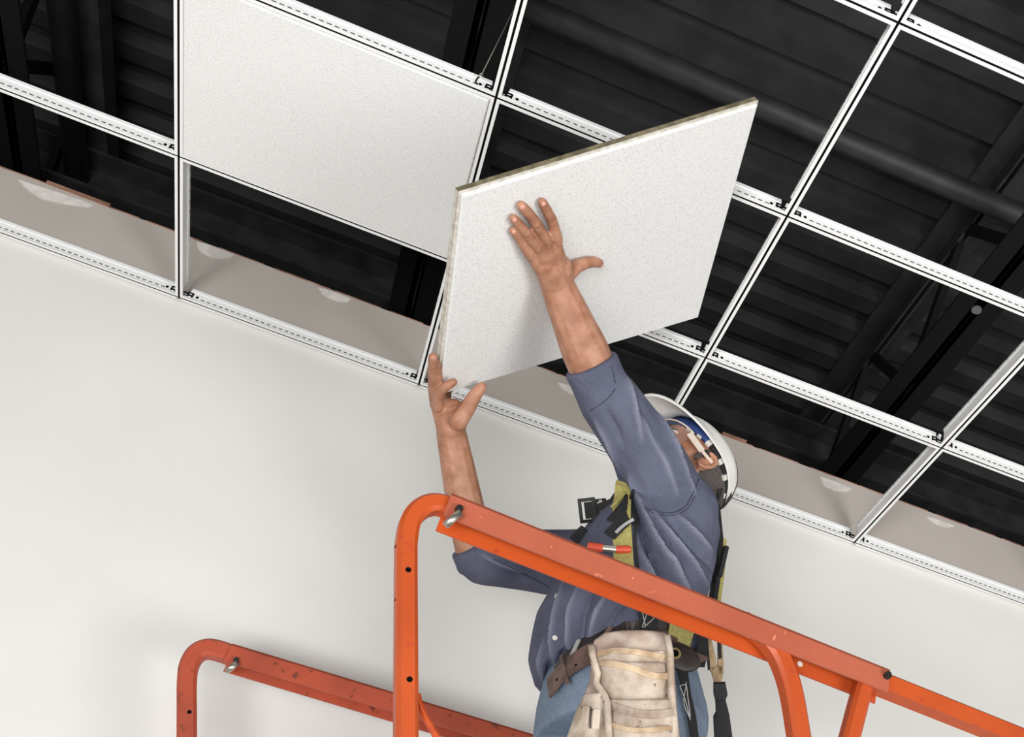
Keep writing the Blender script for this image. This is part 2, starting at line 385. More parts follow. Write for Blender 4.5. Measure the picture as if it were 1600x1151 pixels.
# ------------------------------------------------------------------ ceiling grid
HW, RV = .0094, .0026                                # half flange width, half reveal width
def strip(mb, s0, s1, t0, t1, frm, mi0=True, mi1=True):
    """flange strip from s0 to s1 between offsets t0 (inner) and t1 (outer), mitred ends"""
    o, S, T = frm; i0, i1 = s0 + abs(t0) * mi0, s1 - abs(t0) * mi1; o0, o1 = s0 + abs(t1) * mi0, s1 - abs(t1) * mi1
    P = [o + S * a + T * t for a, t in ((i0, t0), (i1, t0), (o1, t1), (o0, t1))]
    mb.prism(P, (0, 0, .0022))
def tee_meshes(length, nodes, H, frm, holes):
    o, S, T = frm; Z = A(0, 0, 1); fl = MB(); rv = MB(); wb = MB(); st = MB()
    for a, b in zip(nodes[:-1], nodes[1:]):
        for s in (-1, 1):
            strip(fl, a, b, s * RV, s * HW, frm)
    rv.obox(o + S * length / 2 + Z * .0024, S * length / 2, T * (RV + .0008), Z * .0010)
    for a, b in zip(nodes[:-1], nodes[1:]):
        e = .004 if holes else .0015; f = .017 if not holes else .009
        P = [o + S * q + Z * z for q, z in ((a + e, .009), (b - e, .009), (b - e, .019), (b - f, .021), (b - f - .001, H), (a + f + .001, H), (a + f, .021), (a + e, .019))]
        P = [p - T * .0008 for p in P]; wb.prism(P, T * .0016)
        wb.obox(o + S * (a + b) / 2 + Z * (H - .003), S * ((b - a) / 2 - f - .002), T * .0032, Z * .004)
        wb.obox(o + S * (a + b) / 2 + Z * .0095, S * ((b - a) / 2 - .006), T * .0035, Z * .0012)
        if holes:                                    # small round holes near the top edge of a long runner
            q = a + .03
            while q < b - .02:
                P = [o + S * (q + .0016 * math.cos(k * math.pi / 4)) + Z * (H - .003 + .0016 * math.sin(k * math.pi / 4)) - T * .0037 for k in range(8)]
                st.prism(P, T * .0074); q += .034
        else:                                        # row of short stitch slots
            q = a + .05
            while q < b - .05:
                st.obox(o + S * (q + .0042) + Z * .0158, S * .0046, T * .0013, Z * .00115); q += .0158
            for q, d in ((a + .039, 1), (b - .039, -1)):
                P = [o + S * (q + .0038 * math.cos(k * math.pi / 6)) + Z * (.0195 + .0038 * math.sin(k * math.pi / 6)) - T * .0013 for k in range(12)]
                st.prism(P, T * .0026)
    return fl, rv, wb, st
def clip_mesh(o, S, T, d):                           # dark end clip: two small square eyes and a tongue
    Z = A(0, 0, 1); mb = MB()
    for q, z in ((.0215, .0135), (.0215, .0222)):
        for dx, dz, wx, wz in ((0, .0040, .0070, .0018), (0, -.0040, .0070, .0018), (.0056, 0, .0019, .0050), (-.0056, 0, .0019, .0050)):
            mb.obox(o + S * d * (q + dx) + Z * (z + dz), S * wx, T * .0022, Z * wz)
    mb.obox(o + S * d * .0105 + Z * .0125, S * .0072, T * .0022, Z * .0030)
    mb.obox(o + S * d * .0105 + Z * .0215, S * .0072, T * .0022, Z * .0022)
    return mb
X_, Y_ = A(1, 0, 0), A(0, 1, 0)
ROWN = ['cross tee against the wall', 'second row cross tee from the wall', 'third row cross tee from the wall', 'fourth row cross tee from the wall']
CELN = ['left of the leftmost runner', 'between leftmost and second runners', 'between second and third runners',
        'between third and fourth runners', 'right of the fourth runner']
proto = empty('cross_tee', (0, 0, C), 'x', 'ceiling tee', 'white cross tees of the ceiling grid')
fl, rv, wb, st = tee_meshes(U, [0, U], .040, (A(0, 0, C), X_, Y_), False)
build(fl, 'flange', M_white, proto); build(rv, 'reveal_slot', M_black, proto, label='black reveal groove'); build(wb, 'web', M_web, proto)
build(st, 'stitch_slots', M_black, proto, label='row of short black stitch slots')['kind'] = 'stuff'
build(clip_mesh(A(0, 0, C), X_, Y_, 1), 'end_clip', M_black, proto, label='black end clip'); build(clip_mesh(A(U, 0, C), X_, Y_, -1), 'end_clip', M_black, proto, label='black end clip')
first = True
for j in range(4):
    for k in range(-1, 4):
        t = proto if first else copy_tree(proto); first = False
        t.location = (k * U, -j * B, C); t['label'] = 'white ' + ROWN[j] + ', ' + CELN[k + 1]
nodes = [0, B, 2 * B, 3 * B, 4 * B]
rp = empty('main_runner', (0, 0, C), 'x', 'ceiling runner', 'long white runners of the ceiling grid')
fl, rv, wb, st = tee_meshes(4 * B, nodes, .054, (A(0, 0, C), -Y_, X_), True)
build(fl, 'flange', M_white, rp); build(rv, 'reveal_slot', M_black, rp, label='black reveal groove'); build(wb, 'web', M_web, rp); build(st, 'punched_holes', M_black, rp, label='row of small black punched holes')['kind'] = 'stuff'
RUNN = ['leftmost long white runner, along the left side of the fitted tile', 'second long white runner, along the right side of the fitted tile',
        'third long white runner, passing behind the white hard hat', 'fourth long white runner, rightmost one reaching the wall in view',
        'long white runner beyond the fourth one at the right']
for i, k in enumerate(range(0, 5)):
    t = rp if i == 0 else copy_tree(rp)
    t.location = (k * U, 0, C); t['label'] = RUNN[i]

# hanger wire tied to a cross tee
hp = A(U - .045, -2 * B, C)
hw = empty('hanger_wire', hp, 'thin steel hanger wire twisted through a cross tee near the fitted tile', 'wire')
build(MB().tube([hp + A(0, 0, .036), hp + A(0, 0, .3), hp + A(0.0, 0, .94)], .0010, 6), 'wire', M_chrome, hw, smooth=True)
P = [hp + A(.004 * math.cos(a) , .004 * math.sin(a), .036 + .0012 * a) for a in np.linspace(0, 14, 40)]
build(MB().tube(P, .0010, 6), 'twist', M_chrome, hw, smooth=True)
build(MB().tube([hp + A(-.002, -.004, .036), hp + A(-.004, -.004, .028), hp + A(-.004, -.0035, .018), hp + A(.002, -.002, .014)], .0016, 6), 'hook', M_black, hw, smooth=True)
build(MB().tube([hp + A(-.03, 0, .0405), hp + A(0, 0, .039)], .0009, 6), 'wire_tail', M_chrome, hw)

# fitted tile between the first two runners
def tegular(name, quad, nface, label, edge_in=.010, th=.013, step=.006, painted=False):
    """panel: face quad (4 corners, counter-clockwise seen from below) standing proud of a thicker body"""
    q = [A(*p) for p in quad]; c = sum(q) / 4; n = nrm(nface)
    root = empty(name, c, label, 'ceiling tile', 'square mineral fibre ceiling tiles')
    big = []
    for i in range(4):
        e1 = nrm(q[i] - q[(i + 1) % 4]); e2 = nrm(q[i] - q[(i - 1) % 4]); big.append(q[i] + (e1 + e2) * edge_in)
    f = MB(); k = .0022
    small = [p + (c - p) / np.linalg.norm(c - p) * .003 for p in q]
    low = [p - n * .0015 for p in q]; top = [p - n * step for p in q]
    f.add(small + low + top, [(0, 1, 2, 3)] + [(i, 4 + i, 4 + (i + 1) % 4, (i + 1) % 4) for i in range(4)] + [(4 + i, 8 + i, 8 + (i + 1) % 4, 4 + (i + 1) % 4) for i in range(4)] + [(11, 10, 9, 8)])
    me = f.mesh('face', ORG[root.name]); link('face', me, M_tile, root)
    s1 = MB().prism([p - n * step for p in big], -n * .003); build(s1, 'step_edge', M_tilestep, root, label='pale stepped edge')
    s2 = MB().prism([p - n * (step + .003) for p in big], -n * th); build(s2, 'core', M_tileedge, root, label='brown mineral fibre core')
    if painted:                                      # side edge with a coat of factory paint
        a, b = big[3] - n * (step + .0032), big[0] - n * (step + .0032); o = nrm(a - big[2])
        build(MB().prism([a + o * .0002, b + o * .0002, b + o * .0002 - n * (th - .001), a + o * .0002 - n * (th - .001)], o * .0008), 'painted_edge', M_tilestep, root, label='pale painted side edge')
    return root
g = .0115
zf = C - .0045
tegular('ceiling_tile', [(g, -2 * B + g, zf), (U - g, -2 * B + g, zf), (U - g, -B - g, zf), (g, -B - g, zf)], (0, 0, -1),
        'white speckled ceiling tile lying fitted in its grid opening', edge_in=.007, th=.013, step=.007)

# tile in the worker's hands
TP = nrm(A(.686, -.068, -.724)); TC = TP @ A(.9345, -.910, 3.2275)
TQ = [atplane(u, v, TP, TC) for u, v in ((723, 307), (1184, 165), (1091, 496), (687, 617))]
tegular('ceiling_tile', TQ, TP, 'white speckled ceiling tile held tilted in the worker\'s hands below its opening', edge_in=.0045, th=.010, step=.006, painted=True)

# ------------------------------------------------------------------ scissor lift
ZR = 2.56
def tube_prof(h, c=.006): return [(-h, -h + c), (-h + c, -h), (h - c, -h), (h, -h + c), (h, h - c), (h - c, h), (-h + c, h), (-h, h - c)]
lift = empty('scissor_lift', (1.6, -.58, 0), 'orange scissor lift platform with tube guardrails around the worker', 'scissor lift')
NL, NR = atz(706, 770, ZR), atz(1391, 1046, ZR)
FL, FR = atz(363, 1005, ZR), atz(615, 1081, ZR); FR = FL + (FR - FL) * 4.2
def frame_of(a, b):
    d = nrm(b - a); n = nrm(np.cross(A(0, 0, 1), d))        # n points to the wall
    return d, n
def onpl(a, n, u, v, off=0.0): return atplane(u, v, n, n @ a + off)
def channel(a, b, name, material, lip=.042, wd=.044, th=.004, back=M_orange):
    d, n = frame_of(a, b); l = np.linalg.norm(b - a); Z = A(0, 0, 1); mb = MB()
    mb.obox(a + d * l / 2 + n * th / 2 - Z * lip / 2, d * l / 2, n * th / 2, Z * lip / 2)
    bl = MB(); bl.obox(a + d * l / 2 + n * (wd - th / 2) - Z * (lip + .004) / 2, d * l / 2, n * th / 2, Z * (lip + .004) / 2)
    mb.obox(a + d * l / 2 + n * wd / 2 - Z * th / 2, d * l / 2, n * wd / 2, Z * th / 2)
    o = build(mb, name, material, lift); build(bl, 'rail_back_leg', back, o)
    return o
def smooth_px(px, k=5):
    P = [A(*p) for p in px]; out = []
    for i in range(len(P) - 1):
        p0, p1, p2, p3 = P[max(i - 1, 0)], P[i], P[i + 1], P[min(i + 2, len(P) - 1)]
        for j in range(k):
            t = j / k
            out.append(.5 * ((2 * p1) + (-p0 + p2) * t + (2 * p0 - 5 * p1 + 4 * p2 - p3) * t * t + (-p0 + 3 * p1 - 3 * p2 + p3) * t ** 3))
    return out + [P[-1]]
def tube_px(a, b, px, name, h, material, off=.022, down=None, end_down=None):
    d, n = frame_of(a, b); P = [onpl(a, n, *p, off=off) for p in smooth_px(px)]
    if down is not None: P[0] = P[0] + (P[0] - P[1]) / (P[1][2] - P[0][2]) * (P[0][2] - down)
    if end_down is not None: P.append(P[-1] + (P[-1] - P[-2]) / (P[-2][2] - P[-1][2]) * (P[-1][2] - end_down))
    mb = MB(); mb.sweep(P, tube_prof(h), n)
    return build(mb, name, material, lift, smooth=False), P, n
channel(NL, NR, 'top_rail', M_rail)
post, PP_, nn = tube_px(NL, NR, [(634, 1190), (634, 1000), (634, 880), (635, 845), (641, 815), (656, 796), (678, 788), (704, 794), (736, 806)], 'guard_post', .0152, M_orange, down=1.44)
for (u, v, left) in ((619, 858, 1), (638, 890, 0), (619, 941, 1), (640, 1061, 0)):   # bolt holes in the post
    d, n = frame_of(NL, NR); mb = MB()
    if left: c = onpl(NL, n, 634, v, off=.022); disc(mb, c - d * .0150, -d, .004, .001, 12)
    else: c = onpl(NL, n, u, v, off=.0068); disc(mb, c, -n, .0042, .0007, 12)
    build(mb, 'bolt_hole', M_black, lift)
tube_px(NL, NR, [(1160, 972), (1188, 990), (1211, 1016), (1227, 1050), (1238, 1090), (1248, 1150), (1254, 1185)], 'curved_brace', .0165, M_orange, off=.020, end_down=1.44)
tube_px(NL, NR, [(1352, 1062), (1342, 1095), (1324, 1165), (1314, 1205)], 'straight_brace', .0150, M_orange, off=.022, end_down=1.44)
tube_px(NL, NR, [(1370, 1060), (1480, 1104), (1640, 1168)], 'rail_extension', .0135, M_orange, off=.024)
tube_px(NL, NR, [(652, 1084), (658, 1108), (672, 1134), (694, 1170)], 'strap_brace', .0045, M_orange, off=.03, end_down=1.9)
def pin(a, b, u, v, name='locking_pin'):
    d, n = frame_of(a, b); c = onpl(a, n, u, v, off=-.001); mb = MB()
    mb.tube([c + n * .02, c - n * .006, c - n * .012], .0055, 12); build(mb, name, M_dark, lift, smooth=False)
    mb = MB(); e = c - A(0, 0, .012) - d * .004; mb.tube([e + n * .04, e - n * .030 - A(0, 0, .004)], .0075, 12)
    return build(mb, 'pin_sleeve', M_chrome, lift, smooth=True)
d, n = frame_of(NL, NR)
c = onpl(NL, n, 716, 797, off=-.001)
mb = MB(); mb.tube([c + n * .01, c - n * .009], .0058, 6); build(mb, 'bolt', M_dark, lift)
mb = MB(); mb.tube([onpl(NL, n, 719, 801, off=-.010), onpl(NL, n, 696, 820, off=-.004)], .0062, 14); build(mb, 'locking_pin', M_chrome, lift, smooth=True)
c = onpl(NL, n, 1385, 1056, off=-.001); mb = MB(); mb.tube([c + n * .01, c - n * .008], .0065, 6); build(mb, 'bolt', M_dark, lift)
mb = MB(); disc(mb, onpl(NL, n, 1250, 1037, off=.0395), -n, .005, .0006, 12); build(mb, 'bolt_hole', M_clip, lift)
# far side guardrail
channel(FL, FR, 'top_rail', M_rail2, lip=.040, wd=.042, back=M_rail2)
tube_px(FL, FR, [(292, 1190), (292, 1110), (292, 1070), (295, 1042), (306, 1022), (324, 1014), (346, 1018), (372, 1028)], 'guard_post', .0178, M_rail2, down=1.44)
d, n = frame_of(FL, FR)
mb = MB(); mb.tube([onpl(FL, n, 371, 1035, off=-.010), onpl(FL, n, 353, 1049, off=-.004)], .0062, 14); build(mb, 'locking_pin', M_chrome, lift, smooth=True)
c = onpl(FL, n, 369, 1033, off=-.001); mb = MB(); mb.tube([c + n * .01, c - n * .009], .0058, 6); build(mb, 'bolt', M_dark, lift)
mb = MB(); disc(mb, onpl(FL, n, 296, 1112, off=.0042), -n, .004, .0007, 12); build(mb, 'bolt_hole', M_black, lift)
# platform, scissor arms and chassis below
xa, xb = 0.62, 2.62
build(MB().box(xa, xb, -.98, -.16, 1.38, 1.44), 'platform', M_grey, lift, bevel=.004)
for yy in (-.97, -.17):
    build(MB().box(xa, xb, yy - .004, yy + .004, 1.44, 1.58), 'toe_board', M_orange, lift)
for yy in (-.86, -.30):
    for zz in (.45, .75, 1.05):
        for s in (0, 1):
            build(MB().bar((xa + .15, yy, zz + (.3 if s else 0)), (xb - .15, yy, zz + (0 if s else .3)), .03, .07), 'scissor_arm', M_orange, lift)
build(MB().box(xa, xb, -.94, -.20, .16, .46), 'chassis', M_orange, lift, bevel=.02)
for xx in (xa + .25, xb - .25):
    for yy in (-.97, -.17):
        build(MB().tube([(xx, yy - .06, .16), (xx, yy + .06, .16)], .16, 24), 'wheel', M_rubber, lift, smooth=False)
# short posts carrying the far ends of both rails down to the platform
for a, b in ((NL, NR), (FL, FR)):
    d, n = frame_of(a, b); p = a + d * (2.55 - a[0]) / d[0] + n * .022
    mb = MB(); mb.bar(p - A(0, 0, 1.12), p - A(0, 0, .012), .034, .034, up=d); build(mb, 'guard_post', M_orange, lift)
    q = b + n * .022 - A(0, 0, .02)
    if b is NR: mb = MB(); mb.bar(q - d * .02, p - A(0, 0, .02), .030, .030); build(mb, 'rail_extension', M_orange, lift)

# ------------------------------------------------------------------ worker
FEET = 1.44
person = empty('person', (1.25, -.56, FEET), 'worker in blue grey shirt and white hard hat pressing a tile overhead', 'person')
Zv = A(0, 0, 1)
Fb = nrm(A(-.97, -.16, 0)); Lb = np.cross(Zv, Fb)                      # facing left in the picture, left side to the camera
Lsh = at(1050, 765, 2.28); Rsh = Lsh + A(-.03, .33, -.005)
Lel = at(938, 604, 2.22); Rel = at(742, 868, 2.36)
def tile_at(u, v, off): return atplane(u, v, TP, TC + off)              # off: distance in front of the tile face
Lwr = tile_at(871, 446, .034)
Rwr = at(705, 676, 2.335)
Fh = nrm(A(-.752, -.298, .564)); Uh = nrm(A(.543, .154, .804)); Uh = nrm(Uh - Fh * (Uh @ Fh)); Lh = np.cross(Uh, Fh)
E0 = at(1098, 722, 2.37) - Lh * .078
def H(f=0, l=0, u=0): return E0 + Fh * f + Lh * l + Uh * u
body = MB()
# head
body.ellipsoid(H(.004, 0, .045), Fh * .100, Lh * .077, Uh * .094)
body.ellipsoid(H(.042, 0, -.030), Fh * .058, Lh * .063, Uh * .082)
body.ellipsoid(H(.075, 0, -.085), Fh * .030, Lh * .036, Uh * .028)
body.ellipsoid(H(.084, 0, .040), Fh * .018, Lh * .056, Uh * .014)
body.ellipsoid(H(.062, .040, -.014), Fh * .028, Lh * .022, Uh * .022); body.ellipsoid(H(.062, -.040, -.014), Fh * .028, Lh * .022, Uh * .022)
body.capsule(H(.092, 0, .026), .009, H(.120, 0, -.020), .012); body.ellipsoid(H(.108, 0, -.024), Fh * .014, Lh * .018, Uh * .009)
body.capsule(H(.094, -.020, -.056), .006, H(.094, .020, -.056), .006); body.capsule(H(.092, -.018, -.066), .0065, H(.092, .018, -.066), .0065)
for s in (-1, 1):
    body.ellipsoid(H(.078, s * .032, .026), Fh * .016, Lh * .017, Uh * .006)     # upper lid
    body.ellipsoid(H(.078, s * .032, .006), Fh * .014, Lh * .017, Uh * .006)     # lower lid
    ear = [(.010, .024), (-.003, .029), (-.013, .021), (-.013, .004), (-.006, -.012), (.003, -.021), (.009, -.018)]
    for (a0, b0), (a1, b1) in zip(ear[:-1], ear[1:]): body.capsule(H(a0 - .004, s * (.078 + .010), b0), .0048, H(a1 - .004, s * (.078 + .010), b1), .0048)
    body.ellipsoid(H(-.006, s * .078, .004), Fh * .012, Lh * .006, Uh * .026)
    body.capsule(H(.004, s * .076, .0), .008, H(.006, s * .080, -.012), .006)
neck = (Lsh + Rsh) / 2 + A(.01, 0, .0)
body.capsule(neck - Zv * .05, .068, H(-.035, 0, -.045), .058); body.capsule(neck + Fb * .03, .055, H(.01, 0, -.06), .050)
# inner torso, arms, legs (mostly under the clothes)
pelvis = at(975, 1075, 2.12); pelvis = A(1.245, -.575, 2.50)
body.chain([neck - Zv * .05, (neck + pelvis) / 2, pelvis], [.07, .09, .09])
body.capsule(Lsh, .045, neck - Zv * .04, .05); body.capsule(Rsh, .045, neck - Zv * .04, .05)
body.chain([Lsh, Lel, Lel + (Lwr - Lel) * .38, Lel + (Lwr - Lel) * .78, Lwr], [.045, .0455, .0455, .0370, .0325])
body.chain([Rsh, Rel, Rel + (Rwr - Rel) * .35, Rel + (Rwr - Rel) * .75, Rwr], [.044, .038, .0390, .0340, .0305])
Lhip, Rhip = pelvis + Lb * .085, pelvis - Lb * .085
Lkn, Rkn = Lhip + A(-.03, -.02, -.46), Rhip + A(-.06, .02, -.46)
Lan, Ran = A(Lkn[0] + .03, Lkn[1], FEET + .09), A(Rkn[0] + .03, Rkn[1], FEET + .09)
body.chain([pelvis, Lhip, Lkn, Lan, Lan + Fb * .12 - Zv * .05], [.08, .06, .045, .035, .03])
body.chain([pelvis, Rhip, Rkn, Ran, Ran + Fb * .12 - Zv * .05], [.08, .06, .045, .035, .03])
# left hand flat on the tile
def fing(spec):
    P = [tile_at(u, v, o + .0012) for u, v, o, r in spec]; body.chain(P, [r * 1.08 for *_, r in spec]); return P
nails = []
fi = fing([(870.5, 373, .020, .0098), (862.5, 344, .0135, .0090), (854, 328, .0105, .0086), (847.5, 316, .0082, .0076)])
fm = fing([(853.5, 376, .021, .0098), (836, 346, .0145, .0091), (824, 331, .0105, .0088), (815, 321, .0082, .0078)])
fr = fing([(838.5, 384, .020, .0094), (819.5, 361, .0135, .0086), (810, 349, .0100, .0082), (802.5, 341, .0078, .0073)])
fp = fing([(827, 397, .018, .0090), (815.5, 379, .0115, .0078), (808, 368, .0092, .0074), (801.5, 360, .0072, .0066)])
ft = fing([(884, 432, .024, .0150), (900, 417, .018, .0124), (917, 410, .0135, .0104), (928, 409, .0110, .0100), (936, 411, .0092, .0086)])
for u, v, o, r in ((862, 343, .0146, .0096), (836, 345.5, .0156, .0098), (820, 360.5, .0146, .0092), (816, 378.5, .0124, .0082), (871, 375, .0215, .0096), (854, 379, .0225, .0098), (839, 386, .0215, .0094), (827.5, 399, .0190, .0086)):
    body.ellipsoid(tile_at(u, v, o), RC[0] * r, RC[1] * r * 1.05, TP * r * .9, 14, 8)      # knuckles
for u, v, o, r in ((869, 374, .020, .0095), (853, 379, .021, .0100), (840, 386, .020, .0096), (829, 399, .018, .0090)):
    body.capsule(tile_at(u, v, o), r, tile_at(871 + (u - 852) * .40, 441 - (v - 380) * .1, .032), .0185)
body.capsule(tile_at(884, 432, .024), .015, tile_at(868, 384, .020), .0115); body.capsule(tile_at(850, 418, .026), .016, tile_at(880, 415, .026), .017)
body.capsule(tile_at(893, 424, .021), .0125, tile_at(872, 400, .020), .012)
body.capsule(Lwr, .0315, tile_at(862, 424, .030), .025); body.capsule(Lwr, .031, tile_at(878, 424, .028), .022); body.capsule(Lwr, .031, tile_at(850, 416, .026), .019)
# right hand around the tile's lower left corner
def rf(spec): P = [at(*s[:3]) for s in spec]; body.chain(P, [s[3] * 1.17 for s in spec]); return P
dT = 2.325
ri = rf([(682, 632, dT + .01, .0118), (678, 606, dT - .045, .0106), (677.5, 580, dT - .095, .0098), (676.5, 558, dT - .135, .0080)])
rm = rf([(690, 634, dT + .02, .0118), (684, 612, dT - .030, .0105), (683, 590, dT - .075, .0096), (681.5, 568, dT - .110, .0082)])
rr_ = rf([(694, 632, dT + .03, .0112), (697, 612, dT + .055, .0100), (700, 596, dT + .075, .0090)])
rpk = rf([(684, 634, dT - .020, .0108), (687, 611, dT - .060, .0094), (699, 602, dT - .078, .0082), (708, 597, dT - .080, .0072)])
rt = rf([(716, 658, dT - .02, .0165), (731, 637, dT - .02, .0140), (741, 619, dT - .015, .0122), (752, 605, dT - .012, .0094)])
body.capsule(at(684, 636, dT + .01), .014, at(697, 668, dT), .020); body.capsule(at(694, 634, dT + .03), .015, at(706, 668, dT), .021)
body.capsule(at(704, 634, dT + .01), .015, at(709, 668, dT), .022); body.capsule(at(722, 648, dT - .015), .016, at(712, 672, dT), .019)
body.capsule(at(690, 640, dT + .005), .018, at(718, 645, dT - .005), .018); body.capsule(at(716, 640, dT), .013, at(732, 632, dT - .015), .013)
body.capsule(at(684, 630, dT), .014, at(712, 632, dT), .012); body.capsule(at(700, 655, dT), .021, at(714, 655, dT - .01), .021); body.capsule(at(704, 672, dT), .027, Rwr, .030)
bm = remesh(body, .0021, 4, .45)
bodyo = place(bm, 'body', M_skin, person)
# finger nails
mb = MB()
for P, r in ((fi, .0076), (fm, .0078), (fr, .0073), (fp, .0066), (ft, .0086)):
    t = nrm(P[-1] - P[-2]); nn = nrm(TP - t * (TP @ t)); s = np.cross(t, nn); c = P[-1] + nn * r * .80 + t * r * .10
    e = MB().ellipsoid(c, t * r * .72, s * r * .62, nn * r * .26, 12, 6); build(e, 'finger_nail', M_nail, person, smooth=True)
# eyes, brows, hair
for s in (-1, 1):
    build(MB().ellipsoid(H(.078, s * .032, .016), Fh * .0125, Lh * .0125, Uh * .0115, 16, 10), 'eye', M_eye, person, smooth=True)
    build(MB().ellipsoid(H(.0865, s * .032 , .0185), Fh * .005, Lh * .0058, Uh * .0058, 12, 8), 'iris', M_iris, person, smooth=True)
    b = MB(); b.chain([H(.093, s * .014, .036), H(.094, s * .034, .041), H(.082, s * .052, .036)], [.0035, .004, .0025]); build(b, 'eyebrow', M_hair, person, smooth=True)
    b = MB(); b.chain([H(.0895, s * .020, .0205), H(.0915, s * .032, .0225), H(.085, s * .045, .019)], [.0013, .0016, .0011]); build(b, 'eyelashes', M_hair, person, smooth=True)
hr = MB(); hr.ellipsoid(H(-.014, 0, .052), Fh * .095, Lh * .0815, Uh * .092); hr.ellipsoid(H(-.048, 0, .0), Fh * .046, Lh * .066, Uh * .046)
hm = remesh(hr, .005, 3); place(hm, 'hair', M_hair, person)
for s in (-1, 1):
    build(MB().ellipsoid(H(.016, s * .073, .012), Fh * .008, Lh * .0055, Uh * .024, 12, 8), 'sideburn', M_hair, person, smooth=True)

# shirt
sh = MB()
def ring(c, a, b, n=28, tilt=None, fo=0.0):
    R = []
    for i in range(n):
        t = 2 * math.pi * i / n; ca, sa = math.cos(t), math.sin(t)
        e = lambda q: math.copysign(abs(q) ** .85, q)
        p = c + Fb * (a * e(ca) + fo) + Lb * b * e(sa)
        if tilt is not None: p = p + Zv * (tilt[0] * ca + tilt[1] * sa)
        R.append(p)
    return R
T = lambda u, v, d: at(u, v, d)
sh.rings([ring(T(966, 1050, 2.17), .145, .160, tilt=(-.045, .01)), ring(T(962, 1028, 2.18), .156, .168, tilt=(-.03, .01)), ring(T(964, 988, 2.20), .152, .168), ring(T(978, 935, 2.26), .142, .172),
          ring(T(1000, 880, 2.31), .137, .178), ring(T(1016, 838, 2.345), .122, .172), ring(T(1028, 805, 2.37), .095, .13), ring(T(1036, 790, 2.39), .07, .08)])
sh.chain([Lsh + A(.0, .07, -.07), Lsh + A(.005, .02, -.015), Lsh + (Lel - Lsh) * .42, Lel + (Lsh - Lel) * .10], [.096, .081, .067, .060])
sh.chain([Lsh + A(.035, .05, -.11), Lsh + A(.03, .02, -.02)], [.088, .075])
sh.chain([Rsh + A(0, -.07, -.06), Rsh + A(0, -.02, -.01), Rsh + (Rel - Rsh) * .5, Rel + (Rsh - Rel) * .08], [.09, .082, .070, .060])
# rolled cuffs
ax = nrm(Lwr - Lel)
def cuff(c, t, r, l, mb):
    ref = nrm(np.cross(t, Zv)); v = np.cross(t, ref); R = []
    for a, k in ((-l / 2, r * .86), (-l / 2 - .002, r * .97), (-l / 2 + .006, r * 1.03), (0, r * 1.01), (l / 2 - .006, r * 1.03), (l / 2, r * .98), (l / 2 - .001, r * .90)):
        R.append([c + t * a + k * (math.cos(2 * math.pi * i / 20) * ref + math.sin(2 * math.pi * i / 20) * v) for i in range(20)])
    mb.rings(R)
cuff(at(932, 588, 2.215), nrm(at(925, 570, 2.205) - at(944, 612, 2.225)), .0535, .060, sh)
cuff(at(743, 868, 2.355), nrm(Rwr - Rel) * .8 + nrm(Rel - Rsh) * .2, .047, .05, sh)
sm = remesh(sh, .0048, 5, .5)
# folds: ridges and creases laid along the cloth
bv = bvh_of(sm); V = verts(sm); Nn = normals(sm)
FOLDS = [([(978, 590), (988, 625), (997, 662), (1003, 690)], .0055, .011), ([(1004, 655), (1022, 690), (1040, 722), (1058, 770)], .006, .011),
         ([(1030, 650), (1050, 690), (1066, 725), (1085, 770)], .006, .010), ([(1070, 690), (1088, 712), (1100, 738)], .004, .008),
         ([(1016, 672), (1032, 705), (1050, 745)], -.005, .009), ([(1044, 668), (1062, 705), (1078, 745)], -.005, .008),
         ([(972, 752), (990, 800), (1012, 850), (1040, 905), (1062, 958)], -.013, .009), ([(984, 745), (1004, 795), (1028, 848), (1056, 905), (1080, 955)], .010, .010),
         ([(1006, 790), (1034, 840), (1066, 892), (1092, 940)], -.008, .010), ([(1020, 800), (1048, 838), (1080, 880), (1102, 915)], .008, .011),
         ([(1046, 812), (1074, 842), (1100, 872), (1114, 890)], -.006, .010), ([(1060, 806), (1088, 836), (1112, 862)], .006, .010),
         ([(1040, 870), (1062, 905), (1080, 950)], .006, .009), ([(1000, 860), (1018, 900), (1036, 945)], .006, .009),
         ([(884, 905), (872, 950), (864, 1000), (866, 1040)], .006, .012), ([(906, 912), (892, 960), (890, 1005), (902, 1045)], .007, .012),
         ([(896, 908), (880, 960), (877, 1010), (884, 1050)], -.007, .010), ([(926, 918), (910, 960), (906, 1000), (918, 1035)], -.006, .010),
         ([(950, 925), (930, 960), (922, 995)], .005, .011), ([(880, 1010), (900, 1030), (925, 1040)], -.006, .009),
         ([(850, 1000), (846, 1040), (852, 1070)], .005, .012), ([(860, 1005), (856, 1045), (862, 1078)], -.005, .010),
         ([(985, 930), (960, 960), (945, 985)], -.004, .010), ([(760, 878), (790, 890), (820, 905)], -.005, .009), ([(752, 866), (780, 882), (815, 895)], .004, .009),
         ([(930, 655), (950, 690), (966, 730)], .004, .010), ([(948, 640), (962, 668), (975, 700)], -.004, .010)]
disp = np.zeros(len(V)); ridge_a = np.zeros(len(V))
for px, amp, wd in FOLDS:
    wd *= .72; P, _ = surf_path(bv, px, 0.0, 6.0)
    if len(P) < 2: continue
    P = np.array(P); best = np.full(len(V), 9.0); tt = np.zeros(len(V)); k = len(P) - 1
    for i in range(k):
        a, b = P[i], P[i + 1]; ab = b - a; t = np.clip(((V - a) @ ab) / (ab @ ab + 1e-12), 0, 1)
        dd = np.linalg.norm(V - a - t[:, None] * ab, axis=1); mk = dd < best; best[mk] = dd[mk]; tt[mk] = (i + t[mk]) / k
    tap = np.sin(np.pi * np.clip(tt * .9 + .05, 0, 1)) ** .6
    disp += 2.6 * amp * np.exp(-(best / (wd * .95)) ** 1.35) * tap
    if amp > 0: ridge_a += np.exp(-(best / .0042) ** 2) * tap * .55
